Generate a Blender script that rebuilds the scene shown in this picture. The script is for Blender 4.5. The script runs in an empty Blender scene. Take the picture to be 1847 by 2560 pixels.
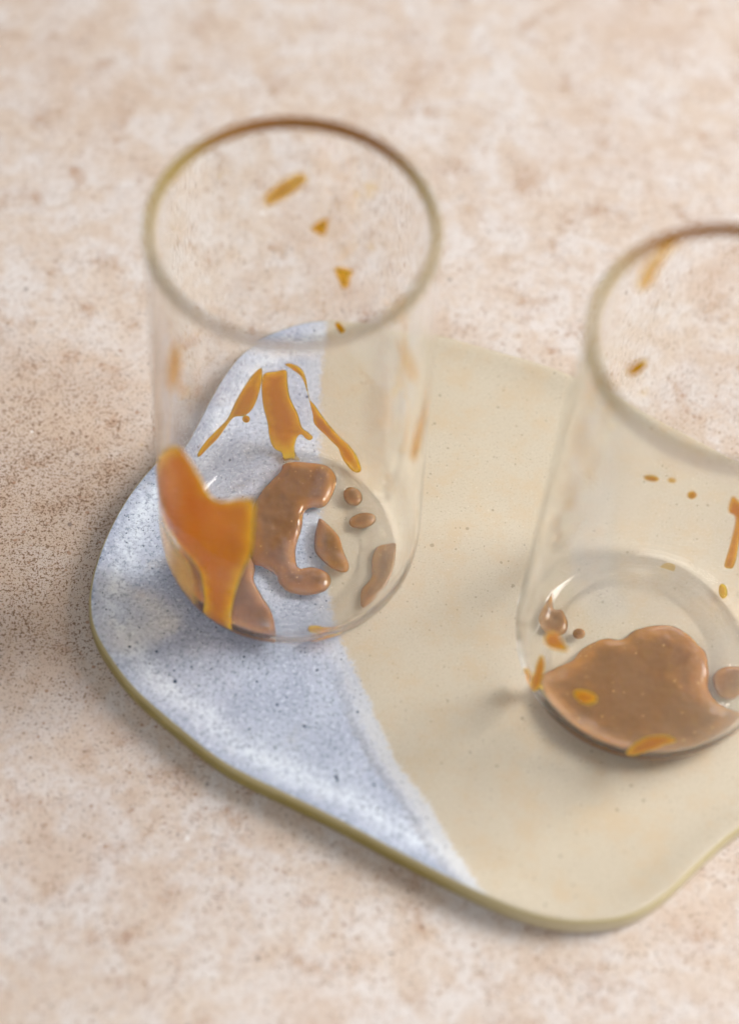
import bpy, bmesh, math, random
import numpy as np
from mathutils import Matrix, Vector, noise
from mathutils.geometry import delaunay_2d_cdt

CM = 0.01
sc = bpy.context.scene
C = sc.collection

# ------------------------------------------------------------------ camera
cx, cy, cz, pitch, roll, fpx = 2.389, -32.384, 54.535, 1.016, 0.072, 5104.4
cp, sp, cr, sr = math.cos(pitch), math.sin(pitch), math.cos(roll), math.sin(roll)
fw = Vector((0, cp, -sp)); r0 = Vector((1, 0, 0)); u0 = Vector((0, sp, cp))
rr = cr * r0 + sr * u0
uu = -sr * r0 + cr * u0
cam = bpy.data.cameras.new('camera')
cam_o = bpy.data.objects.new('camera', cam); C.objects.link(cam_o)
m = Matrix((rr, uu, -fw)).transposed().to_4x4()
m.translation = Vector((cx, cy, cz)) * CM
cam_o.matrix_world = m
cam.sensor_fit = 'VERTICAL'; cam.sensor_height = 36.0
cam.lens = fpx / 2560 * 36.0
cam.clip_start = 0.02; cam.clip_end = 50
cam.dof.use_dof = True
cam.dof.focus_distance = 0.637
cam.dof.aperture_fstop = 3.7
cam.dof.aperture_blades = 0
sc.camera = cam_o

# ------------------------------------------------------------------ world, lamps, exposure
w = bpy.data.worlds.new('World'); sc.world = w; w.use_nodes = True
bg = w.node_tree.nodes['Background']
bg.inputs[0].default_value = (0.96, 0.97, 1.0, 1); bg.inputs[1].default_value = 0.28

def area(name, loc, aim, sx, sy, power, col):
    l = bpy.data.lights.new(name, 'AREA'); l.shape = 'RECTANGLE'
    l.size = sx; l.size_y = sy; l.energy = power; l.color = col
    o = bpy.data.objects.new(name, l); C.objects.link(o)
    o.location = loc
    o.rotation_euler = (Vector(aim) - Vector(loc)).to_track_quat('-Z', 'Y').to_euler()
    return o
area('window_light', (1.45, 0.35, 1.30), (0.03, 0.0, 0.0), 0.85, 0.85, 48.0, (1.0, 0.97, 0.93))
area('back_window_light', (0.55, 1.3, 0.70), (0.03, 0.0, 0.0), 0.8, 0.6, 5.0, (0.96, 0.98, 1.0))
area('front_fill_light', (-0.15, -1.3, 1.30), (0.03, 0.0, 0.0), 1.2, 1.0, 9.0, (0.97, 0.98, 1.0))  # added fill lamp on the camera side, brightens the front of the smear

sc.view_settings.view_transform = 'Standard'; sc.view_settings.look = 'None'
sc.view_settings.exposure = -0.07; sc.view_settings.gamma = 1.0
sc.view_settings.use_curve_mapping = False
cy_ = sc.cycles
cy_.max_bounces = 24; cy_.transmission_bounces = 20; cy_.glossy_bounces = 10; cy_.diffuse_bounces = 6
cy_.transparent_max_bounces = 24
cy_.use_denoising = True
cy_.sample_clamp_indirect = 0.0
cy_.caustics_refractive = True; cy_.caustics_reflective = True
cy_.blur_glossy = 0.0

# ------------------------------------------------------------------ node helpers
class NT:
    def __init__(s, name):
        s.m = bpy.data.materials.new(name); s.m.use_nodes = True
        s.t = s.m.node_tree; s.n = s.t.nodes; s.n.clear()
        s.out = s.n.new('ShaderNodeOutputMaterial')
    def new(s, typ, props=None, **inp):
        n = s.n.new(typ)
        for k, v in (props or {}).items(): setattr(n, k, v)
        for k, v in inp.items(): s.put(n, k.replace('_', ' '), v)
        return n
    def put(s, n, key, v):
        sock = n.inputs[key] if not isinstance(key, int) else n.inputs[key]
        if isinstance(v, bpy.types.NodeSocket): s.t.links.new(v, sock)
        elif isinstance(v, bpy.types.Node): s.t.links.new(v.outputs[0], sock)
        else:
            if sock.type == 'RGBA' and len(v) == 3: v = (*v, 1)
            sock.default_value = v
    def math(s, op, a, b=0.0, clamp=False):
        n = s.n.new('ShaderNodeMath'); n.operation = op; n.use_clamp = clamp
        s.put(n, 0, a); s.put(n, 1, b); return n.outputs[0]
    def mix(s, fac, a, b, blend='MIX'):
        n = s.n.new('ShaderNodeMix'); n.data_type = 'RGBA'; n.blend_type = blend
        s.put(n, 0, fac); s.put(n, 6, a); s.put(n, 7, b); return n.outputs[2]
    def step(s, v, a, b, lo=0.0, hi=1.0):
        n = s.n.new('ShaderNodeMapRange'); n.interpolation_type = 'SMOOTHSTEP'
        s.put(n, 0, v); s.put(n, 1, a); s.put(n, 2, b); s.put(n, 3, lo); s.put(n, 4, hi); return n.outputs[0]
    def coord(s):
        tc = s.n.new('ShaderNodeTexCoord'); mp = s.n.new('ShaderNodeMapping')
        mp.inputs['Scale'].default_value = (100, 100, 100)
        s.t.links.new(tc.outputs['Object'], mp.inputs[0]); return mp.outputs[0]
    def noise(s, co, scale, detail=2.0, rough=0.5, off=None, dist=0.0):
        if off:
            mp = s.n.new('ShaderNodeMapping'); mp.inputs['Location'].default_value = off
            s.t.links.new(co, mp.inputs[0]); co = mp.outputs[0]
        n = s.n.new('ShaderNodeTexNoise'); s.put(n, 'Vector', co)
        n.inputs['Scale'].default_value = scale; n.inputs['Detail'].default_value = detail
        n.inputs['Roughness'].default_value = rough; n.inputs['Distortion'].default_value = dist
        return n.outputs['Fac']
    def voro(s, co, scale, rand=1.0):
        n = s.n.new('ShaderNodeTexVoronoi'); s.put(n, 'Vector', co)
        n.inputs['Scale'].default_value = scale; n.inputs['Randomness'].default_value = rand
        return n
    def bump(s, h, strength, dist):
        n = s.n.new('ShaderNodeBump'); s.put(n, 'Height', h)
        n.inputs['Strength'].default_value = strength; n.inputs['Distance'].default_value = dist
        return n.outputs[0]
    def bsdf(s, **k):
        n = s.n.new('ShaderNodeBsdfPrincipled')
        for a, v in k.items(): s.put(n, a.replace('_', ' '), v)
        return n
    def done(s, n, sock='Surface'):
        s.t.links.new(n.outputs[0], s.out.inputs[sock]); return s.m

def dots(t, co, scale, rmin, rmax, keep, soft=0.35):
    """scattered round specks: one per voronoi cell, a share `keep` of the cells, own sizes"""
    v = t.voro(co, scale)
    sep = t.n.new('ShaderNodeSeparateColor'); t.put(sep, 0, v.outputs['Color'])
    rad = t.math('MULTIPLY_ADD', sep.outputs[1], rmax - rmin); t.n[-1].inputs[2].default_value = rmin
    q = t.math('DIVIDE', v.outputs['Distance'], rad)
    q = t.math('ADD', q, t.math('MULTIPLY', t.math('SUBTRACT', t.noise(co, scale * 2.2, 2, 0.6, (77, 5, 0)), 0.5), 1.5))
    d = t.step(q, 1.0, 1.0 - soft)
    on = t.math('LESS_THAN', sep.outputs[0], keep)
    return t.math('MULTIPLY', d, on)

# ------------------------------------------------------------------ materials
def mat_table():
    t = NT('mottled_stone_backdrop'); co = t.coord()
    big = t.noise(co, 0.13, 5, 0.62)
    mid = t.noise(co, 0.55, 10, 0.68, (13, 4, 0), 0.4)
    fine = t.noise(co, 2.4, 8, 0.72, (3, 21, 0), 0.5)
    col = t.mix(t.step(mid, 0.40, 0.60), (0.68, 0.62, 0.585), (0.63, 0.52, 0.435))
    col = t.mix(t.step(big, 0.46, 0.66, 0, 0.55), col, (0.57, 0.43, 0.335))
    col = t.mix(t.step(fine, 0.49, 0.62, 0, 0.38), col, (0.52, 0.37, 0.275))
    f2 = t.noise(co, 5.5, 5, 0.7, (31, 2, 0))
    col = t.mix(t.step(f2, 0.55, 0.66, 0, 0.55), col, (0.40, 0.27, 0.195))
    f3 = t.noise(co, 11.0, 4, 0.7, (3, 62, 0))
    col = t.mix(t.step(f3, 0.56, 0.68, 0, 0.40), col, (0.36, 0.24, 0.17))
    # whitish scuffs
    wh = t.noise(co, 1.5, 9, 0.74, (40, 7, 0), 0.6)
    col = t.mix(t.step(wh, 0.50, 0.70, 0, 0.5), col, (0.74, 0.71, 0.69))
    # rusty clouds
    rc = t.noise(co, 0.75, 5, 0.6, (7, 55, 0))
    rust = t.math('MULTIPLY', t.step(rc, 0.53, 0.70), t.step(fine, 0.40, 0.60, 0.15, 0.65))
    col = t.mix(rust, col, (0.45, 0.27, 0.17))
    # the browner, heavily speckled patch to the left of the board
    sp_ = t.n.new('ShaderNodeSeparateXYZ'); t.put(sp_, 0, co)
    dx = t.math('DIVIDE', t.math('SUBTRACT', sp_.outputs[0], -10.0), 7.5)
    dy = t.math('DIVIDE', t.math('SUBTRACT', sp_.outputs[1], 0.6), 7.5)
    d2 = t.math('ADD', t.math('MULTIPLY', dx, dx), t.math('MULTIPLY', dy, dy))
    d2 = t.math('ADD', d2, t.math('MULTIPLY', t.math('SUBTRACT', mid, 0.5), 2.4))
    patch = t.step(d2, 1.25, 0.1)
    col = t.mix(t.math('MULTIPLY', patch, 0.5), col, (0.48, 0.345, 0.245))
    # pinpoint speckles, denser in the patch
    rcs = t.step(rc, 0.42, 0.68)
    keep = t.math('ADD', t.math('ADD', 0.16, t.math('MULTIPLY', patch, 0.58)), t.math('MULTIPLY', rcs, 0.28))
    s1 = dots(t, co, 9.5, 0.15, 0.46, keep, 0.7)
    col = t.mix(t.math('MULTIPLY', s1, 0.92), col, (0.20, 0.105, 0.05))
    s1b = dots(t, co, 15.0, 0.2, 0.50, keep, 0.7)
    col = t.mix(t.math('MULTIPLY', s1b, 0.8), col, (0.22, 0.125, 0.075))
    # fine hard grain, thick in the patch and in the rusty clouds
    gth = t.math('SUBTRACT', 0.662, t.math('ADD', t.math('MULTIPLY', patch, 0.068), t.math('MULTIPLY', rcs, 0.045)))
    for sc_, of, kk in ((9.0, (1, 2, 0), 0.85), (15.0, (8, 12, 0), 0.75)):
        gn = t.noise(co, sc_, 2, 0.55, of)
        col = t.mix(t.step(t.math('SUBTRACT', gn, gth), 0.0, 0.03, 0, kk), col, (0.19, 0.105, 0.055))
    s2 = dots(t, co, 3.3, 0.08, 0.24, 0.50)
    col = t.mix(t.math('MULTIPLY', s2, 0.8), col, (0.34, 0.185, 0.11))
    s3 = dots(t, co, 1.1, 0.05, 0.11, 0.30)
    col = t.mix(t.math('MULTIPLY', s3, 0.7), col, (0.17, 0.115, 0.09))
    s4 = dots(t, co, 0.9, 0.05, 0.10, 0.25)
    col = t.mix(t.math('MULTIPLY', s4, 0.8), col, (0.82, 0.80, 0.78))
    oc = t.noise(co, 0.55, 3, 0.5, (90, 33, 0))
    col = t.mix(t.step(oc, 0.70, 0.80, 0, 0.5), col, (0.62, 0.42, 0.16))
    p = t.bsdf(Base_Color=col, Roughness=0.62, Normal=t.bump(t.noise(co, 5, 5, 0.6), 0.12, 0.0006))
    p.inputs['Specular IOR Level'].default_value = 0.35
    return t.done(p)

BOUND = [(0.66,9.17),(0.58,7.48),(0.59,5.3),(0.73,2.69),(1.03,0.2),(1.32,-1.56),(1.7,-2.94),(2.36,-4.27),(3.01,-5.72),(3.87,-7.26),(4.72,-8.41),(5.41,-9.48),(6.07,-10.52),(6.5,-11.1)]
def mat_glaze():
    t = NT('two_tone_glaze'); co = t.coord()
    s = t.n.new('ShaderNodeSeparateXYZ'); t.put(s, 0, co)
    fc = t.n.new('ShaderNodeFloatCurve')
    cv = fc.mapping.curves[0]
    pts = sorted([((y + 12) / 22, (x + 1) / 9) for x, y in BOUND])
    cv.points[0].location = pts[0]; cv.points[1].location = pts[-1]
    for q in pts[1:-1]: cv.points.new(*q)
    fc.mapping.update()
    t.put(fc, 'Value', t.math('DIVIDE', t.math('ADD', s.outputs[1], 12), 22))
    xb = t.math('SUBTRACT', t.math('MULTIPLY', fc.outputs[0], 9), 1)
    e = t.math('SUBTRACT', s.outputs[0], xb)                       # <0 on the blue side
    wob = t.math('MULTIPLY', t.math('SUBTRACT', t.noise(co, 0.9, 4, 0.6), 0.5), 0.45)
    rag = t.math('MULTIPLY', t.math('SUBTRACT', t.noise(co, 5.0, 5, 0.8, (5, 5, 0)), 0.5), 0.85)
    e = t.math('ADD', e, t.math('ADD', wob, rag))
    # beige side
    bn = t.noise(co, 0.35, 4, 0.55, (8, 1, 0))
    be = t.mix(bn, (0.525, 0.45, 0.335), (0.575, 0.505, 0.40))
    gr = t.noise(co, 16.0, 3, 0.7)
    be = t.mix(t.step(gr, 0.52, 0.68, 0, 0.6), be, (0.38, 0.30, 0.19))
    be = t.mix(t.step(t.noise(co, 0.8, 6, 0.7, (17, 3, 0)), 0.44, 0.66, 0, 0.75), be, (0.545, 0.43, 0.29))
    be = t.mix(t.step(t.noise(co, 12, 2, 0.6, (9, 9, 0)), 0.60, 0.75, 0, 0.4), be, (0.74, 0.68, 0.57))
    # blue side
    bl0 = t.noise(co, 0.5, 5, 0.6, (2, 30, 0))
    blu = t.mix(t.step(bl0, 0.35, 0.65), (0.43, 0.465, 0.575), (0.54, 0.58, 0.685))
    blu = t.mix(t.step(t.noise(co, 0.7, 4, 0.6, (22, 3, 0)), 0.56, 0.72, 0, 0.45), blu, (0.56, 0.54, 0.53))
    g2 = t.noise(co, 8.0, 4, 0.75, (4, 4, 0))
    blu = t.mix(t.step(g2, 0.48, 0.63, 0, 0.68), blu, (0.22, 0.26, 0.34))
    g3 = t.noise(co, 7.0, 4, 0.7, (14, 4, 0))
    blu = t.mix(t.step(g3, 0.51, 0.66, 0, 0.75), blu, (0.70, 0.75, 0.82))
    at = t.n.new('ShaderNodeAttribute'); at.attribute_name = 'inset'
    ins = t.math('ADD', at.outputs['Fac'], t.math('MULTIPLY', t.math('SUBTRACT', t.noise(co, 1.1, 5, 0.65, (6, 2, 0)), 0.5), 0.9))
    pale_rim = t.math('MULTIPLY', t.step(ins, 0.2, 0.75), t.step(ins, 1.45, 0.8))
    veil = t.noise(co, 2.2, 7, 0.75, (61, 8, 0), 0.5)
    pale_rim = t.math('MULTIPLY', pale_rim, t.math('MULTIPLY', t.step(g2, 0.68, 0.42), t.step(veil, 0.36, 0.58, 0.25, 1.0)))
    blu = t.mix(pale_rim, blu, (0.74, 0.79, 0.85))
    # pale crawl line of the overlap
    pale = t.mix(0.5, (0.64, 0.61, 0.57), (0.68, 0.69, 0.70))
    band = t.math('MULTIPLY', t.step(e, -0.55, -0.05), t.step(e, 0.12, 0.02))
    blue_side = t.step(e, 0.13, -0.13)
    low = t.step(s.outputs[1], -3.0, -7.0)
    halo = t.math('MULTIPLY', t.step(e, -0.80, -0.30), t.math('ADD', 0.3, t.math('MULTIPLY', low, 0.45)))
    groove = t.math('MULTIPLY', t.math('MULTIPLY', t.step(e, -1.0, -0.74), t.step(e, -0.52, -0.70)), low)
    blu = t.mix(halo, blu, pale)
    blu = t.mix(t.math('MULTIPLY', groove, 0.4), blu, (0.33, 0.30, 0.31))
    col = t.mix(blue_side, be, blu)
    d1 = dots(t, co, 2.6, 0.05, 0.19, 0.5)
    d1 = t.math('MULTIPLY', d1, t.math('MULTIPLY_ADD', blue_side, 0.50)); t.n[-1].inputs[2].default_value = 0.32
    d2 = dots(t, co, 6.5, 0.08, 0.24, 0.35)
    d2 = t.math('MULTIPLY', d2, t.math('MULTIPLY_ADD', blue_side, 0.40)); t.n[-1].inputs[2].default_value = 0.30
    d3 = t.math('MULTIPLY', dots(t, co, 11.0, 0.12, 0.42, 0.45, 0.6), t.math('MULTIPLY', blue_side, 0.45))
    spc = t.mix(blue_side, (0.20, 0.15, 0.09), (0.05, 0.07, 0.12))
    col = t.mix(d3, col, spc); col = t.mix(d2, col, spc); col = t.mix(d1, col, spc)
    rough = t.math('MULTIPLY_ADD', blue_side, -0.17); t.n[-1].inputs[2].default_value = 0.42
    p = t.bsdf(Base_Color=col, Roughness=rough, Normal=t.bump(t.noise(co, 3.0, 5, 0.6), 0.06, 0.0006))
    p.inputs['Specular IOR Level'].default_value = 0.5
    return t.done(p)

def mat_edge():
    t = NT('olive_bare_edge'); co = t.coord()
    n = t.noise(co, 0.8, 5, 0.6); f = t.noise(co, 7, 4, 0.7)
    s = t.n.new('ShaderNodeSeparateXYZ'); t.put(s, 0, co)
    col = t.mix(n, (0.23, 0.175, 0.03), (0.34, 0.265, 0.07))
    pale = t.step(t.math('SUBTRACT', s.outputs[0], t.math('MULTIPLY', n, 2)), 2.5, 9.0)
    col = t.mix(pale, col, (0.56, 0.49, 0.32))
    col = t.mix(t.step(f, 0.55, 0.72, 0, 0.5), col, (0.20, 0.16, 0.08))
    col = t.mix(t.step(t.math('ADD', s.outputs[2], t.math('MULTIPLY', n, 0.15)), -0.10, 0.12, 0, 0.8), col, (0.52, 0.44, 0.23))
    chip = t.step(t.noise(co, 0.6, 2, 0.5, (3.5, 18, 0)), 0.66, 0.70, 0, 0.5)
    col = t.mix(chip, col, (0.45, 0.43, 0.38))
    p = t.bsdf(Base_Color=col, Roughness=0.30, Normal=t.bump(f, 0.2, 0.0006))
    return t.done(p)

def mat_glass(name, col=(1.0, 1.0, 0.996), rough=0.0, ior=1.38, film=0.0):
    t = NT(name)
    co = t.coord(); mp = t.n.new('ShaderNodeMapping'); mp.inputs['Scale'].default_value = (1.0, 1.0, 0.12)
    t.t.links.new(co, mp.inputs[0])
    p = t.bsdf(Base_Color=col, Roughness=rough, IOR=ior, Normal=t.bump(t.noise(mp.outputs[0], 0.9, 1, 0.3), 0.05, 0.001))
    p.inputs['Transmission Weight'].default_value = 1.0
    if not film: return t.done(p)
    # faint drink residue plus painted milky reflection haze, stronger in downward runs
    f = t.noise(mp.outputs[0], 1.6, 4, 0.6, (4, 9, 0))
    d = t.n.new('ShaderNodeBsdfDiffuse'); t.put(d, 'Color', (0.74, 0.68, 0.60))
    mx = t.n.new('ShaderNodeMixShader'); t.put(mx, 0, t.step(f, 0.42, 0.72, 0.003, film))
    t.t.links.new(p.outputs[0], mx.inputs[1]); t.t.links.new(d.outputs[0], mx.inputs[2])
    return t.done(mx)

def mat_rim():
    t = NT('rim_glass'); co = t.coord()
    s = t.n.new('ShaderNodeSeparateXYZ'); t.put(s, 0, co)
    # brown-olive tint painted on the far half of the lip, standing in for refraction
    a = t.math('ADD', s.outputs[1], t.math('MULTIPLY', t.math('SUBTRACT', t.noise(co, 0.5, 3), 0.5), 2.0))
    col = t.mix(t.step(a, -2.8, 0.4), (0.97, 0.95, 0.92), (0.80, 0.68, 0.38))
    p = t.bsdf(Base_Color=col, Roughness=0.08, IOR=1.40)
    p.inputs['Transmission Weight'].default_value = 1.0
    lip_tint = t.bsdf(Base_Color=t.mix(t.step(a, 1.2, 3.4), (0.29, 0.20, 0.018), (0.27, 0.105, 0.012)), Roughness=0.6)
    lip_tint.inputs['Specular IOR Level'].default_value = 0.2
    mx = t.n.new('ShaderNodeMixShader'); t.put(mx, 0, t.step(a, -3.2, -0.6, 0.03, 0.9))
    t.t.links.new(p.outputs[0], mx.inputs[1]); t.t.links.new(lip_tint.outputs[0], mx.inputs[2])
    return t.done(mx)

def mat_sauce(name, thin, deep, rough=0.22, film=False):
    """caramel sauce; a 'thick' attribute (how thick it lies) tints it and, for films, lets light through"""
    t = NT(name); co = t.coord()
    at = t.n.new('ShaderNodeAttribute'); at.attribute_name = 'thick'
    th = at.outputs['Fac']
    n = t.noise(co, 3.5, 5, 0.6); g = t.noise(co, 14, 3, 0.7, (5, 1, 2))
    big = t.noise(co, 0.9, 4, 0.6, (2, 8, 3), 0.8)
    k = t.math('ADD', th, t.math('MULTIPLY', t.math('SUBTRACT', n, 0.5), 0.4))
    k = t.step(t.math('ADD', k, t.math('MULTIPLY', t.math('SUBTRACT', big, 0.5), 1.6)), 0.05, 1.1)
    col = t.mix(k, thin, deep)
    col = t.mix(t.math('MULTIPLY', dots(t, co, 6.0, 0.08, 0.30, 0.35, 0.6), 0.6), col, (0.66, 0.40, 0.13))
    bmp = t.bump(t.math('ADD', t.math('MULTIPLY', n, 1.0), t.math('MULTIPLY', g, 0.25)), 0.16, 0.0008)
    p = t.bsdf(Base_Color=col, Roughness=rough, Normal=bmp, IOR=1.40)
    p.inputs['Subsurface Weight'].default_value = 0.7 if film else 0.35
    p.inputs['Subsurface Radius'].default_value = (1.0, 0.7, 0.15)
    p.inputs['Subsurface Scale'].default_value = 0.0025 if film else 0.0012
    p.inputs['Specular IOR Level'].default_value = 0.12 if film else 0.45
    if not film: p.inputs['Coat Weight'].default_value = 0.5; p.inputs['Coat Roughness'].default_value = 0.04
    if not film: return t.done(p)
    tl = t.n.new('ShaderNodeBsdfTranslucent'); t.put(tl, 'Color', t.mix(k, thin, deep))
    mx = t.n.new('ShaderNodeMixShader'); t.put(mx, 0, 0.25)
    t.t.links.new(p.outputs[0], mx.inputs[1]); t.t.links.new(tl.outputs[0], mx.inputs[2])
    tr = t.n.new('ShaderNodeBsdfTransparent'); t.put(tr, 'Color', (0.95, 0.78, 0.42))
    m2 = t.n.new('ShaderNodeMixShader'); t.put(m2, 0, t.step(th, 0.02, film))
    t.t.links.new(tr.outputs[0], m2.inputs[1]); t.t.links.new(mx.outputs[0], m2.inputs[2])
    return t.done(m2)

M_TABLE = mat_table(); M_GLAZE = mat_glaze(); M_EDGE = mat_edge()
M_GLASS = mat_glass('clear_glass', film=0.022); M_BASE = mat_glass('clear_base_glass', ior=1.12); M_RIM = mat_rim()
M_POOL = mat_sauce('caramel_pool', (0.34, 0.132, 0.013), (0.175, 0.064, 0.004), 0.20)
M_STREAK = mat_sauce('caramel_streak', (0.95, 0.49, 0.008), (0.74, 0.315, 0.001), 0.25, 0.07)
M_SMEAR = mat_sauce('caramel_smear', (0.98, 0.60, 0.002), (0.74, 0.345, 0.0), 0.4, 0.20)
M_WASH = mat_sauce('milky_caramel_wash', (0.62, 0.42, 0.30), (0.46, 0.27, 0.18), 0.3, 1.3)
M_FILM = mat_sauce('caramel_film', (0.92, 0.58, 0.08), (0.88, 0.46, 0.03), 0.4, 1.5)

# ------------------------------------------------------------------ mesh helpers
def link(name, me, mat, parent=None):
    o = bpy.data.objects.new(name, me); C.objects.link(o)
    if mat: me.materials.append(mat)
    if parent: o.parent = parent
    return o
def smooth(me):
    me.polygons.foreach_set('use_smooth', [True] * len(me.polygons)); me.update()
def thing(name, label, cat, loc=(0, 0, 0), group=None):
    o = bpy.data.objects.new(name, None); C.objects.link(o); o.location = [c * CM for c in loc]
    o.empty_display_size = 0.02
    tag(o, label, cat, group); return o
def tag(o, label, cat, group=None):
    o['label'] = label; o['category'] = cat
    if group: o['group'] = group
def catmull(pts, n=6):
    P = [np.array(p, float) for p in pts]; N = len(P); out = []
    for i in range(N):
        a, b, c, d = P[i - 1], P[i], P[(i + 1) % N], P[(i + 2) % N]
        for k in range(n):
            t = k / n
            out.append(0.5 * (2*b + (c - a)*t + (2*a - 5*b + 4*c - d)*t*t + (3*b - a - 3*c + d)*t**3))
    return np.array(out)

# ------------------------------------------------------------------ tabletop
TZ = -0.88
bm = bmesh.new(); bmesh.ops.create_grid(bm, x_segments=8, y_segments=8, size=2.0)
me = bpy.data.meshes.new('tabletop'); bm.to_mesh(me); bm.free()
tb = link('tabletop', me, M_TABLE); tb.location = (0, 0, TZ * CM); tb['kind'] = 'structure'

# ------------------------------------------------------------------ ceramic board
PLATE = [(-5.87,-2.53),(-5.87,-1.45),(-5.65,-0.19),(-5.25,1.09),(-4.59,2.41),(-3.97,3.27),(-3.52,4.41),(-3.07,5.7),(-2.58,6.74),(-1.99,7.53),(-1.29,8.05),(-0.5,8.5),(0.46,8.77),(1.66,8.75),(3.03,8.61),(4.47,8.37),(5.6,8.06),(7.11,7.69),(8.31,7.3),(9.95,6.54),(11.42,5.72),(12.87,4.96),(14.1,4.24),(15.85,3.22),(17.49,1.68),(18.44,-0.85),(18.21,-4.12),(17.26,-6.12),(15.87,-7.18),(14.53,-7.85),(13.67,-8.43),(13.18,-8.86),(12.38,-9.69),(11.6,-10.54),(10.82,-11.16),(9.93,-11.5),(8.66,-11.62),(7.39,-11.4),(6.1,-10.93),(4.8,-10.35),(3.48,-9.74),(2.15,-9.1),(0.67,-8.45),(-1.24,-7.61),(-2.67,-6.6),(-4.14,-5.43),(-5.09,-4.33),(-5.64,-3.45)]
loop = catmull(PLATE, 8)
# resample evenly, smooth a little, get outward normals
def resample(L, n):
    d = np.hypot(*(np.roll(L, -1, 0) - L).T); s = np.concatenate([[0], np.cumsum(d)])
    Lc = np.vstack([L, L[:1]]); t = np.linspace(0, s[-1], n, endpoint=False)
    return np.stack([np.interp(t, s, Lc[:, 0]), np.interp(t, s, Lc[:, 1])], 1)
loop = resample(loop, 420)
for _ in range(5): loop = 0.5 * loop + 0.25 * (np.roll(loop, 1, 0) + np.roll(loop, -1, 0))
tan = np.roll(loop, -1, 0) - np.roll(loop, 1, 0); tan /= np.hypot(*tan.T)[:, None]
area2 = (loop[:, 0] * np.roll(loop[:, 1], -1) - loop[:, 1] * np.roll(loop[:, 0], -1)).sum()
nor = np.stack([tan[:, 1], -tan[:, 0]], 1) * (1 if area2 > 0 else -1)
for _ in range(12): nor = 0.5 * nor + 0.25 * (np.roll(nor, 1, 0) + np.roll(nor, -1, 0))
nor /= np.hypot(*nor.T)[:, None]
loop = loop + nor * 0.03
def rings(prof, name, mat, parent, cap=False):
    """prof: (inset from outline, z) pairs; rings swept along the outline"""
    V = []; F = []; n = len(loop)
    for ins, z in prof:
        for k in range(n):
            q = loop[k] - nor[k] * ins
            V.append((q[0] * CM, q[1] * CM, z * CM))
    for r in range(len(prof) - 1):
        for k in range(n):
            a, b = r * n + k, r * n + (k + 1) % n
            F.append((a, b, b + n, a + n))
    me = bpy.data.meshes.new(name); me.from_pydata(V, [], F)
    if cap:
        bm = bmesh.new(); bm.from_mesh(me); bm.verts.ensure_lookup_table()
        bmesh.ops.contextual_create(bm, geom=[bm.verts[(len(prof) - 1) * n + k] for k in range(n)])
        bmesh.ops.triangulate(bm, faces=[f for f in bm.faces if len(f.verts) > 4])
        bm.to_mesh(me); bm.free()
    bm = bmesh.new(); bm.from_mesh(me); bmesh.ops.recalc_face_normals(bm, faces=bm.faces)
    zs = sum(f.normal.z * f.calc_area() for f in bm.faces)
    if (zs < 0) == (name == 'glazed_top'): bmesh.ops.reverse_faces(bm, faces=bm.faces)
    bm.to_mesh(me); bm.free(); smooth(me)
    return link(name, me, mat, parent)
board = thing('serving_board', 'freeform ceramic board half blue and half beige glaze under both glasses', 'serving board', (0, 0, TZ))
def off(o): o.location = (0, 0, -TZ * CM); return o
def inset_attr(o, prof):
    # how far each rim vertex lies in from the outline: the blue turns pale in a band along there
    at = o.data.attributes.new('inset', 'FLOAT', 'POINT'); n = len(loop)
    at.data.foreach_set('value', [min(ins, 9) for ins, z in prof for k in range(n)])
LIP = 0.13
top = [(0.06, LIP - 0.012), (0.12, LIP), (0.2, LIP - 0.003), (0.32, LIP - 0.018), (0.5, LIP - 0.05), (0.7, LIP - 0.088), (0.9, LIP - 0.112), (1.1, LIP - 0.125), (1.3, 0.0)]
top += [(1.55, 0.0), (1.9, 0.0), (2.3, 0.0)]
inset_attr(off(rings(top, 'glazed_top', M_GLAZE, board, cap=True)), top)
edge = [(0.06, LIP - 0.012), (0.02, LIP - 0.04), (0.0, LIP - 0.1), (-0.03, -0.1), (-0.05, -0.35), (-0.04, -0.6), (0.03, -0.74), (0.15, -0.83), (0.32, -0.867), (1.4, -0.875)]
off(rings(edge, 'board_edge', M_EDGE, board, cap=True))

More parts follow.
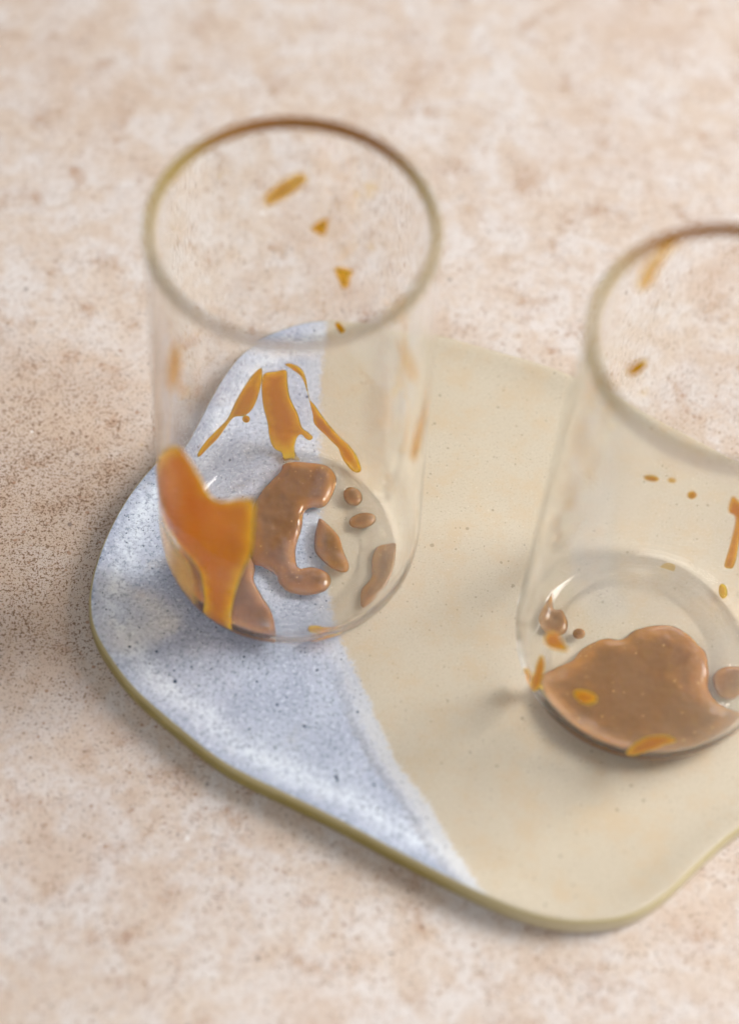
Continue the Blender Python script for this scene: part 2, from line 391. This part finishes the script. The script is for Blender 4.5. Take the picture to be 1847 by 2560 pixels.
# ------------------------------------------------------------------ drinking glasses
OUT = [(0.0,0.12),(2.3,0.11),(2.7,0.08),(2.9,0.03),(3.05,0.003),(3.25,0.02),(3.47,0.12),(3.65,0.3),(3.79,0.55),(3.88,0.85),(3.93,1.2),(3.952,1.55),(3.96,1.9),(3.957,2.2)]
INN = [(0.0,0.28),(2.4,0.28),(2.75,0.285),(3.0,0.31),(3.22,0.375),(3.42,0.5),(3.58,0.7),(3.69,0.95),(3.75,1.25),(3.78,1.6),(3.787,1.9),(3.785,2.2)]
RO_T, RI_T = 3.63, 3.48
HG = {1: 15.4, 2: 15.9}
_iz = [q[1] for q in INN[2:]]; _ir = [q[0] for q in INN[2:]]
def rin(z, g): return float(np.interp(z, _iz + [HG[g] - 0.35, HG[g]], _ir + [RI_T, RI_T]))
def lathe(chains, name, mat, parent, n=160):
    V = []; F = []
    for prof, flip in chains:
        base = len(V); pole = None; ring = []
        for r, z in prof:
            if r < 1e-6:
                ring.append([len(V)]); V.append((0, 0, z * CM)); continue
            ring.append(list(range(len(V), len(V) + n)))
            for k in range(n):
                a = 2 * math.pi * k / n; V.append((r * math.cos(a) * CM, r * math.sin(a) * CM, z * CM))
        for A, B in zip(ring[:-1], ring[1:]):
            for k in range(n):
                k2 = (k + 1) % n
                if len(A) == 1: f = (A[0], B[k2], B[k])
                elif len(B) == 1: f = (A[k], A[k2], B[0])
                else: f = (A[k], A[k2], B[k2], B[k])
                F.append(f[::-1] if flip else f)
    me = bpy.data.meshes.new(name); me.from_pydata(V, [], F); smooth(me)
    return link(name, me, mat, parent)
def make_glass(loc, label, H):
    ZR = H - 0.35
    def wall_r(z, a):
        t = (z - 2.2) / (ZR - 2.2)
        return (3.957 + (RO_T - 3.957) * t) if a else (3.785 + (RI_T - 3.785) * t)
    g = thing('drinking_glass', label, 'glass', loc, 'tall glasses on the ceramic board')
    zs = [2.2 + (ZR - 2.2) * k / 14 for k in range(15)]
    outer = [(wall_r(z, True), z) for z in zs]; inner = [(wall_r(z, False), z) for z in zs]
    lathe([(outer, False), (inner, True)], 'wall', M_GLASS, g)
    b = lathe([(OUT, False), (INN, True)], 'base', M_GLASS, g)
    b.data.materials.append(M_BASE)                    # the flat floor disc, thinner than the rounded foot
    for p in b.data.polygons:
        if max(math.hypot(*b.data.vertices[i].co[:2]) for i in p.vertices) < 2.72 * CM: p.material_index = 1
    mid = (RO_T + RI_T) / 2; hw = (RO_T - RI_T) / 2
    rim = [(RO_T, ZR), (RO_T + 0.008, ZR + 0.1), (RO_T + 0.012, H - 0.13)]
    for k in range(1, 12):
        a = math.pi * k / 12
        rim.append((mid + (hw + 0.012) * math.cos(a), H - 0.13 + 0.13 * math.sin(a)))
    rim += [(RI_T - 0.012, H - 0.13), (RI_T - 0.008, ZR + 0.1), (RI_T, ZR)]
    r_ = lathe([(rim, False)], 'rim', M_RIM, g)
    return g
G1 = (0, 0, 0.004); G2 = (10.89, -2.94, 0.004)
make_glass(G1, 'tall clear glass on the blue half of the board, large orange smear on its side', HG[1])
make_glass(G2, 'tall clear glass on the beige half, cut by the picture edge, wide puddle inside', HG[2])
GC = {1: G1, 2: G2}

# ------------------------------------------------------------------ sauce marks
def blob(poly, h, ew, cell, lump, seed, sub=6):
    """closed dome over a smooth outline: returns (pts2d, height, tris, n_boundary)"""
    L = catmull(poly, sub)
    per = np.hypot(*(np.roll(L, -1, 0) - L).T).sum()
    L = resample(L, max(16, int(per / cell)))
    lo, hi = L.min(0), L.max(0)
    gx = np.arange(lo[0], hi[0], cell); gy = np.arange(lo[1], hi[1], cell * 0.87)
    pts = []
    for j, y in enumerate(gy):
        for x in gx: pts.append((x + (cell / 2 if j % 2 else 0), y))
    pts = np.array(pts) if pts else np.zeros((0, 2))
    A = L; B = np.roll(L, -1, 0)
    def dist_in(Q):
        ab = B - A; den = (ab * ab).sum(1) + 1e-12
        t = np.clip(((Q[:, None] - A) * ab).sum(2) / den, 0, 1)
        d = np.hypot(*(A + t[..., None] * ab - Q[:, None]).transpose(2, 0, 1)).min(1)
        yc = (A[:, 1] > Q[:, None, 1]) != (B[:, 1] > Q[:, None, 1])
        xi = A[:, 0] + (Q[:, None, 1] - A[:, 1]) * (B[:, 0] - A[:, 0]) / np.where(abs(B[:, 1] - A[:, 1]) < 1e-12, 1e-12, B[:, 1] - A[:, 1])
        ins = (yc & (Q[:, None, 0] < xi)).sum(1) % 2 == 1
        return d, ins
    if len(pts):
        d, ins = dist_in(pts); keep = ins & (d > cell * 0.45); pts = pts[keep]; d = d[keep]
    else: d = np.zeros(0)
    allp = [Vector(p) for p in L] + [Vector(p) for p in pts]
    n = len(L)
    vs, es, fs, *_ = delaunay_2d_cdt(allp, [(i, (i + 1) % n) for i in range(n)], [], 1, 1e-6)
    Q = np.array([(v.x, v.y) for v in vs])
    dd, _ = dist_in(Q); dd[dd < cell * 0.2] = 0
    k = np.clip(dd / ew, 0, 1)
    hh = h * np.sqrt(np.maximum(0, 1 - (1 - k) ** 2))
    if lump:
        for i, q in enumerate(Q):
            if dd[i] > 0:
                v = noise.fractal(Vector((q[0] * 1.1 + seed * 7.3, q[1] * 1.1, seed)), 1.0, 2.0, 3)
                v2 = noise.fractal(Vector((q[0] * 3.6 + seed * 3.1, q[1] * 3.6, seed + 5)), 0.9, 2.0, 2)
                hh[i] *= max(0.35, 1 + lump * v + 0.12 * lump * v2)
    return Q, hh, [tuple(f) for f in fs], dd
def sauce_mesh(name, g, surf, poly, h, ew, cell, lump, seed, sink=0.02):
    if surf == 'w': q = [(a * 3.6, z) for a, z in poly]
    else: q = poly
    Q, hh, F, dd = blob(q, h, ew, cell, lump, seed)
    c = Q.mean(0); n = len(Q); V = []
    g0 = GC[g]
    def P(i, hgt):
        if surf == 'f':
            rr_ = math.hypot(Q[i, 0], Q[i, 1])
            return Vector((Q[i, 0], Q[i, 1], float(np.interp(rr_, _ir, _iz)) - 0.03 + hgt))
        a = Q[i, 0] / 3.6; z = max(0.3, Q[i, 1]); r = rin(z, g) + sink - hgt
        return Vector((r * math.cos(a), r * math.sin(a), z))
    top = [P(i, hh[i]) for i in range(n)]; bot = [P(i, 0.0) for i in range(n)]
    org = sum(bot, Vector()) / n
    idx = {}
    V = [(v - org) * CM for v in top]
    for i in range(n):
        if hh[i] > 0: idx[i] = len(V); V.append((bot[i] - org) * CM)
        else: idx[i] = i
    faces = list(F)
    for f in F:
        b = tuple(idx[i] for i in f)[::-1]
        if set(b) != set(f): faces.append(b)
    me = bpy.data.meshes.new(name); me.from_pydata([tuple(v) for v in V], [], faces)
    bm = bmesh.new(); bm.from_mesh(me); bmesh.ops.recalc_face_normals(bm, faces=bm.faces); bm.to_mesh(me); bm.free()
    at = me.attributes.new('thick', 'FLOAT', 'POINT')
    vals = np.zeros(len(V)); k = np.clip(dd / ew, 0, 1)
    vals[:n] = k
    for i, j in idx.items(): vals[j] = k[i]
    at.data.foreach_set('value', vals)
    smooth(me)
    return me, (Vector(g0) + org) * CM
SEED = [0]
def mark(name, g, surf, poly, label, cat, group, mat, h=0.05, ew=0.25, cell=0.07, lump=0.0, parent=None, sink=0.02):
    SEED[0] += 1
    me, loc = sauce_mesh(name, g, surf, poly, h, ew, cell, lump, SEED[0], sink)
    o = link(name, me, mat, parent); o.location = loc if parent is None else loc - parent.location
    if parent is None: tag(o, label, cat, group)
    return o
GA = 'sauce marks in the left glass'; GB = 'sauce marks in the right glass'
def el(cx_, cy_, a, b, t=0.0, n=12):
    return [(cx_ + a*math.cos(2*math.pi*k/n)*math.cos(t) - b*math.sin(2*math.pi*k/n)*math.sin(t), cy_ + a*math.cos(2*math.pi*k/n)*math.sin(t) + b*math.sin(2*math.pi*k/n)*math.cos(t)) for k in range(n)]

# left glass, back wall
mark('sauce_splash', 1, 'w', [(1.865,12.31),(1.813,12.65),(1.677,13.13),(1.582,13.31),(1.534,13.11),(1.568,12.78),(1.676,12.32),(1.778,12.03),(1.84,11.99)], 'long see-through yellow splash, uppermost mark seen through the left rim', 'sauce mark', GA, M_FILM, 0.02, 0.32)
mark('sauce_splash', 1, 'w', [(1.515,10.96),(1.449,11.36),(1.376,11.56),(1.378,11.15),(1.408,10.75),(1.465,10.84)], 'small triangular yellow splash just below the long yellow one', 'sauce mark', GA, M_FILM, 0.02, 0.15)
mark('sauce_splash', 1, 'w', [(1.312,9.48),(1.153,9.62),(1.178,9.26),(1.191,8.81),(1.236,8.59),(1.276,8.87)], 'heart-shaped golden splash, third mark down inside the left rim', 'sauce mark', GA, M_FILM, 0.025, 0.2)
mark('sauce_splash', 1, 'w', [(1.296,6.83),(1.259,6.91),(1.211,6.65),(1.245,6.44),(1.284,6.61)], 'tiny ochre splash over the far tip of the board, by the front rim', 'sauce mark', GA, M_STREAK, 0.03, 0.1, 0.05)
mark('sauce_streak', 1, 'w', [(1.886,4.33),(1.905,3.26),(1.963,2.34),(2.042,2.03),(2.143,2.17),(2.216,1.87),(2.298,1.55),(2.398,1.42),(2.521,1.35),(2.545,1.56),(2.44,1.82),(2.318,2.0),(2.206,2.27),(2.121,3.05),(2.02,3.81),(1.942,4.28)], 'thin orange streak running down to the left over blue glaze', 'sauce streak', GA, M_STREAK, 0.06, 0.25, 0.05)
mark('sauce_drop', 1, 'w', [(1.995,1.76),(2.0,1.66),(2.013,1.61),(2.031,1.62),(2.049,1.69),(2.062,1.79),(2.066,1.91),(2.061,2.0),(2.048,2.04),(2.03,2.03),(2.013,1.97),(2.0,1.87)], 'tiny orange bead hanging under the left-running streak', 'sauce drop', GA, M_STREAK, 0.04, 0.12, 0.04)
mark('sauce_streak', 1, 'w', [(1.702,4.44),(1.64,4.48),(1.563,4.22),(1.525,3.75),(1.492,2.69),(1.443,2.31),(1.356,1.67),(1.226,1.13),(1.077,0.87),(0.965,0.62),(0.908,0.45),(0.985,0.38),(1.133,0.48),(1.2,0.67),(1.302,0.86),(1.437,1.28),(1.464,1.85),(1.516,3.0),(1.558,3.73),(1.628,4.12)], 'long orange streak curving down right and ending in a fat drop', 'sauce streak', GA, M_STREAK, 0.07, 0.2, 0.05)
t = thing('sauce_puddle', 'largest brown caramel puddle in the left glass, fed by a wide run from above', 'sauce puddle', (0, 1, 0.3), GA)
mark('run', 1, 'w', [(1.879,4.03),(1.775,4.11),(1.687,4.12),(1.675,3.46),(1.652,2.61),(1.588,1.76),(1.55,1.12),(1.494,0.93),(1.447,0.79),(1.467,0.67),(1.509,0.69),(1.555,0.82),(1.589,0.69),(1.606,0.45),(1.59,0.36),(1.545,0.31),(1.637,0.31),(1.723,0.31),(1.733,0.37),(1.814,0.48),(1.84,0.78),(1.847,1.33),(1.879,2.22),(1.894,3.22)], '', '', None, M_STREAK, 0.09, 0.35, 0.05, 0.2, parent=t)
mark('pool', 1, 'f', [(-0.43,2.84),(0.01,2.96),(0.71,2.94),(1.09,2.8),(1.3,2.44),(1.24,1.93),(0.98,1.39),(0.57,1.3),(0.35,1.08),(0.33,0.55),(0.21,-0.13),(0.25,-0.66),(0.39,-0.89),(0.75,-0.8),(1.17,-0.94),(1.35,-1.2),(1.22,-1.59),(0.7,-1.81),(0.1,-1.75),(-0.23,-1.43),(-0.33,-1.19),(-0.76,-0.94),(-1.14,-0.71),(-1.28,0.76),(-1.16,1.51),(-0.84,2.11),(-0.52,2.56)], '', '', None, M_POOL, 0.2, 0.45, 0.05, 0.4, parent=t)
mark('sauce_blob', 1, 'f', [(0.88,0.95),(1.14,0.75),(1.5,0.35),(1.66,-0.12),(1.88,-0.67),(1.77,-0.92),(1.4,-0.84),(1.02,-0.53),(0.78,-0.2),(0.75,0.29),(0.81,0.81)], 'teardrop brown blob pointing up, right of the largest puddle', 'sauce blob', GA, M_POOL, 0.16, 0.4, 0.05, 0.4)
mark('sauce_drop', 1, 'f', [(2.13,1.61),(2.02,1.51),(1.87,1.5),(1.71,1.57),(1.6,1.72),(1.56,1.9),(1.6,2.06),(1.72,2.16),(1.87,2.17),(2.03,2.09),(2.14,1.94),(2.18,1.76)], 'small round caramel drop on the floor right below the curving streak', 'sauce drop', GA, M_POOL, 0.12, 0.3, 0.05, 0.2)
mark('sauce_drop', 1, 'f', [(2.64,1.1),(2.62,0.95),(2.48,0.8),(2.28,0.7),(2.06,0.68),(1.88,0.73),(1.8,0.85),(1.82,1.0),(1.96,1.15),(2.16,1.25),(2.38,1.28),(2.56,1.22)], 'small oval glossy caramel drop between the round drop and teardrop blob', 'sauce drop', GA, M_POOL, 0.11, 0.28, 0.05, 0.3)
mark('sauce_blob', 1, 'f', [(2.92,0.16),(3.28,0.16),(3.3,-0.12),(3.25,-0.59),(3.14,-1.02),(2.92,-1.55),(2.61,-2.01),(2.39,-2.21),(2.27,-1.95),(2.29,-1.47),(2.57,-1.03),(2.56,-0.4),(2.69,0.03)], 'peanut-shaped brown blob along the right side of the left floor', 'sauce blob', GA, M_POOL, 0.13, 0.35, 0.05, 0.3)
mark('sauce_drop', 1, 'w', [(-1.32,0.35),(-1.28,0.65),(-1.19,0.85),(-1.06,0.7),(-1.12,0.48),(-1.22,0.33)], 'flat orange drop at the front foot of the left glass, on the glaze border', 'sauce drop', GA, M_STREAK, 0.04, 0.12, 0.05)
# left glass, near wall
t = thing('sauce_smear', 'big bright orange smear on the front left wall with brown sauce at its foot', 'sauce smear', (-2, -2, 0.3), GA)
mark('smear', 1, 'w', [(-2.99,4.9),(-2.9,5.6),(-2.72,7.1),(-2.55,8.3),(-2.42,8.85),(-2.3,8.75),(-2.19,8.3),(-2.106,7.73),(-2.009,7.79),(-1.868,8.28),(-1.759,8.39),(-1.743,7.93),(-1.75,7.16),(-1.765,5.82),(-1.81,5.02),(-1.876,3.81),(-1.923,2.52),(-1.945,1.32),(-1.95,0.5),(-1.96,0.33),(-2.1,0.31),(-2.25,0.33),(-2.245,0.8),(-2.203,1.75),(-2.215,2.8),(-2.25,3.35),(-2.37,3.61),(-2.48,3.58),(-2.62,3.48),(-2.78,3.4),(-2.9,3.5),(-2.985,3.9),(-3.0,4.4)], '', '', None, M_SMEAR, 0.055, 0.42, 0.09, 0.3, parent=t)
mark('thin_film', 1, 'w', [(-2.985,3.3),(-2.85,3.3),(-2.6,3.4),(-2.372,3.45),(-2.26,3.1),(-2.23,1.94),(-2.25,0.9),(-2.28,0.42),(-2.413,0.5),(-2.573,0.75),(-2.735,1.1),(-2.883,1.6),(-2.985,2.4)], '', '', None, M_WASH, 0.02, 0.7, 0.08, parent=t, sink=0.012)
mark('tail', 1, 'w', [(-2.985,3.4),(-2.92,2.5),(-2.83,1.75),(-2.69,1.15),(-2.53,0.7),(-2.4,0.45),(-2.42,0.38),(-2.6,0.6),(-2.78,1.05),(-2.9,1.6),(-2.985,2.3)], '', '', None, M_SMEAR, 0.05, 0.2, 0.06, parent=t)
mark('pool', 1, 'f', [(-1.24,-0.58),(-1.06,-0.77),(-0.98,-1.04),(-0.97,-1.46),(-0.66,-1.99),(-0.31,-2.57),(-0.12,-3.58),(-0.33,-3.61),(-0.91,-3.5),(-1.6,-3.25),(-2.36,-2.74),(-2.96,-2.08),(-3.41,-1.21),(-3.27,-0.42),(-3.05,-0.57),(-2.32,-0.91),(-1.64,-0.77)], '', '', None, M_POOL, 0.12, 0.4, 0.06, 0.3, parent=t)
mark('sauce_streak', 1, 'w', [(-0.014,9.62),(-0.04,8.9),(-0.15,8.2),(-0.28,7.4),(-0.36,7.3),(-0.45,7.9),(-0.45,8.4),(-0.35,9.03),(-0.15,9.4)], 'blurred tan streak on the right outline of the left glass', 'sauce streak', GA, M_FILM, 0.02, 0.3)
mark('sauce_film', 1, 'w', [(-2.445,13.24),(-2.369,13.44),(-2.389,12.42),(-2.466,11.41),(-2.531,11.19),(-2.519,12.08)], 'faint orange film high on the left wall of the left glass', 'sauce film', GA, M_FILM, 0.015, 0.9)
mark('sauce_film', 1, 'w', [(-0.676,13.97),(-0.631,13.79),(-0.509,12.54),(-0.437,11.46),(-0.486,11.63),(-0.59,12.77)], 'faint ochre film below the right rim of the left glass', 'sauce film', GA, M_FILM, 0.015, 0.5)
# right glass, floor
mark('sauce_puddle', 2, 'f', [(-2.98,-1.08),(-2.53,-0.73),(-2.08,-0.45),(-1.86,-0.12),(-1.55,0.15),(-1.1,0.37),(-0.61,0.38),(-0.19,0.73),(0.44,0.94),(0.98,0.95),(1.43,0.7),(1.78,0.33),(1.96,0.11),(2.03,-0.47),(2.0,-1.11),(2.23,-1.5),(2.89,-1.93),(3.06,-1.93),(2.65,-2.47),(1.91,-3.08),(0.97,-3.49),(0.04,-3.62),(-0.91,-3.5),(-1.91,-3.08),(-2.55,-2.5),(-2.88,-2.0),(-3.05,-1.5)], 'wide caramel puddle filling the front half of the right glass floor', 'sauce puddle', GB, M_POOL, 0.2, 0.7, 0.06, 0.22)
mark('sauce_blob', 2, 'f', [(2.12,-0.76),(2.26,-0.49),(2.59,-0.31),(3.0,-0.31),(3.17,-0.54),(3.06,-1.01),(2.8,-1.36),(2.45,-1.42),(2.21,-1.2)], 'pinkish caramel blob at the right end of the wide puddle', 'sauce blob', GB, M_POOL, 0.16, 0.4, 0.06, 0.3)
mark('sauce_blob', 2, 'f', [(-2.89,1.59),(-2.79,1.76),(-2.78,1.62),(-2.7,1.24),(-2.45,1.22),(-2.26,0.82),(-2.32,0.46),(-2.63,0.33),(-3.03,0.49),(-3.19,0.83),(-3.06,1.23)], 'lumpy pink brown blob at the left end of the right glass floor', 'sauce blob', GB, M_POOL, 0.16, 0.3, 0.05, 0.5)
mark('sauce_drop', 2, 'f', [(-1.72,0.48),(-1.74,0.38),(-1.81,0.31),(-1.91,0.28),(-2.0,0.29),(-2.07,0.36),(-2.1,0.45),(-2.08,0.54),(-2.01,0.62),(-1.91,0.65),(-1.81,0.63),(-1.74,0.57)], 'tiny round caramel bead between the lumpy blob and wide puddle', 'sauce drop', GB, M_POOL, 0.1, 0.19, 0.04)
# right glass, near wall
mark('sauce_drop', 2, 'w', [(-2.628,4.3),(-2.53,4.99),(-2.474,4.98),(-2.376,4.84),(-2.455,4.37),(-2.587,3.9)], 'blurred orange drop on the front wall below the lumpy blob', 'sauce drop', GB, M_SMEAR, 0.05, 0.2)
mark('sauce_drop', 2, 'w', [(-2.61,3.16),(-2.551,3.03),(-2.533,2.24),(-2.55,1.37),(-2.663,0.55),(-2.633,1.77),(-2.624,2.66)], 'upright orange sliver at the left foot of the right glass', 'sauce drop', GB, M_SMEAR, 0.05, 0.15)
mark('sauce_drop', 2, 'w', [(-2.78,1.2),(-2.72,1.25),(-2.65,0.8),(-2.61,0.45),(-2.7,0.5),(-2.77,0.85)], 'leftmost small orange drop at the foot of the right glass', 'sauce drop', GB, M_SMEAR, 0.05, 0.15)
mark('sauce_drop', 2, 'w', [(-2.244,3.15),(-2.154,3.59),(-2.069,3.66),(-2.048,3.33),(-2.115,2.88),(-2.201,2.84)], 'orange oval on the front wall over the left of the wide puddle', 'sauce drop', GB, M_SMEAR, 0.05, 0.25)
mark('sauce_drop', 2, 'w', [(-1.735,0.99),(-1.697,1.82),(-1.611,2.33),(-1.484,2.44),(-1.399,2.07),(-1.481,1.79),(-1.598,1.24),(-1.68,0.76)], 'long orange leaf-shaped drop on the front wall, lowest in the right glass', 'sauce drop', GB, M_SMEAR, 0.05, 0.22)
# right glass, back wall
mark('sauce_drop', 2, 'w', [(1.584,4.05),(1.591,3.97),(1.613,3.92),(1.646,3.92),(1.68,3.98),(1.706,4.07),(1.717,4.18),(1.71,4.25),(1.687,4.29),(1.654,4.28),(1.62,4.23),(1.595,4.14)], 'flat rusty drop left of the dot, on the back wall', 'sauce drop', GB, M_STREAK, 0.04, 0.14, 0.04)
mark('sauce_film', 2, 'w', [(1.448,4.07),(1.451,3.99),(1.463,3.93),(1.48,3.91),(1.498,3.93),(1.513,3.99),(1.519,4.06),(1.516,4.14),(1.504,4.19),(1.487,4.21),(1.469,4.19),(1.455,4.14)], 'faint tan film spot beside the flat rusty drop', 'sauce film', GB, M_FILM, 0.01, 0.3, 0.04)
mark('sauce_drop', 2, 'w', [(1.255,3.6),(1.255,3.49),(1.265,3.38),(1.282,3.3),(1.302,3.29),(1.319,3.34),(1.329,3.44),(1.329,3.56),(1.319,3.66),(1.302,3.73),(1.282,3.74),(1.265,3.7)], 'round rusty dot on the back wall of the right glass', 'sauce drop', GB, M_STREAK, 0.04, 0.14, 0.04)
mark('sauce_streak', 2, 'w', [(0.983,4.35),(0.916,4.36),(0.854,4.37),(0.797,4.07),(0.828,3.66),(0.807,2.89),(0.76,1.36),(0.788,1.04),(0.844,1.05),(0.867,2.17),(0.897,3.46),(0.973,3.56)], 'reddish orange streak on the back wall at the right picture edge', 'sauce streak', GB, M_STREAK, 0.06, 0.2, 0.05)
mark('sauce_drop', 2, 'w', [(1.231,0.36),(1.223,0.33),(1.236,0.31),(1.268,0.31),(1.312,0.31),(1.353,0.31),(1.379,0.31),(1.382,0.31),(1.365,0.33),(1.332,0.36),(1.293,0.37),(1.256,0.37)], 'small orange oval on the back edge of the right glass floor', 'sauce drop', GB, M_STREAK, 0.05, 0.12, 0.05)
mark('sauce_drop', 2, 'w', [(0.686,0.5),(0.66,0.46),(0.646,0.41),(0.649,0.37),(0.669,0.36),(0.702,0.36),(0.736,0.38),(0.762,0.43),(0.773,0.48),(0.767,0.52),(0.746,0.55),(0.717,0.54)], 'small upright orange oval below the reddish streak', 'sauce drop', GB, M_STREAK, 0.05, 0.12, 0.05)
mark('sauce_splash', 2, 'w', [(2.117,10.07),(2.047,10.45),(1.97,10.4),(1.959,10.02),(2.033,9.78)], 'small rust orange splash seen through the right rim', 'sauce mark', GB, M_STREAK, 0.03, 0.15, 0.05)
mark('sauce_film', 2, 'w', [(2.257,14.15),(2.229,14.98),(2.138,15.38),(2.026,15.74),(1.949,15.63),(2.018,15.22),(2.087,14.68),(2.132,13.93)], 'pale orange film smeared under the back rim of the right glass', 'sauce film', GB, M_FILM, 0.015, 0.5)
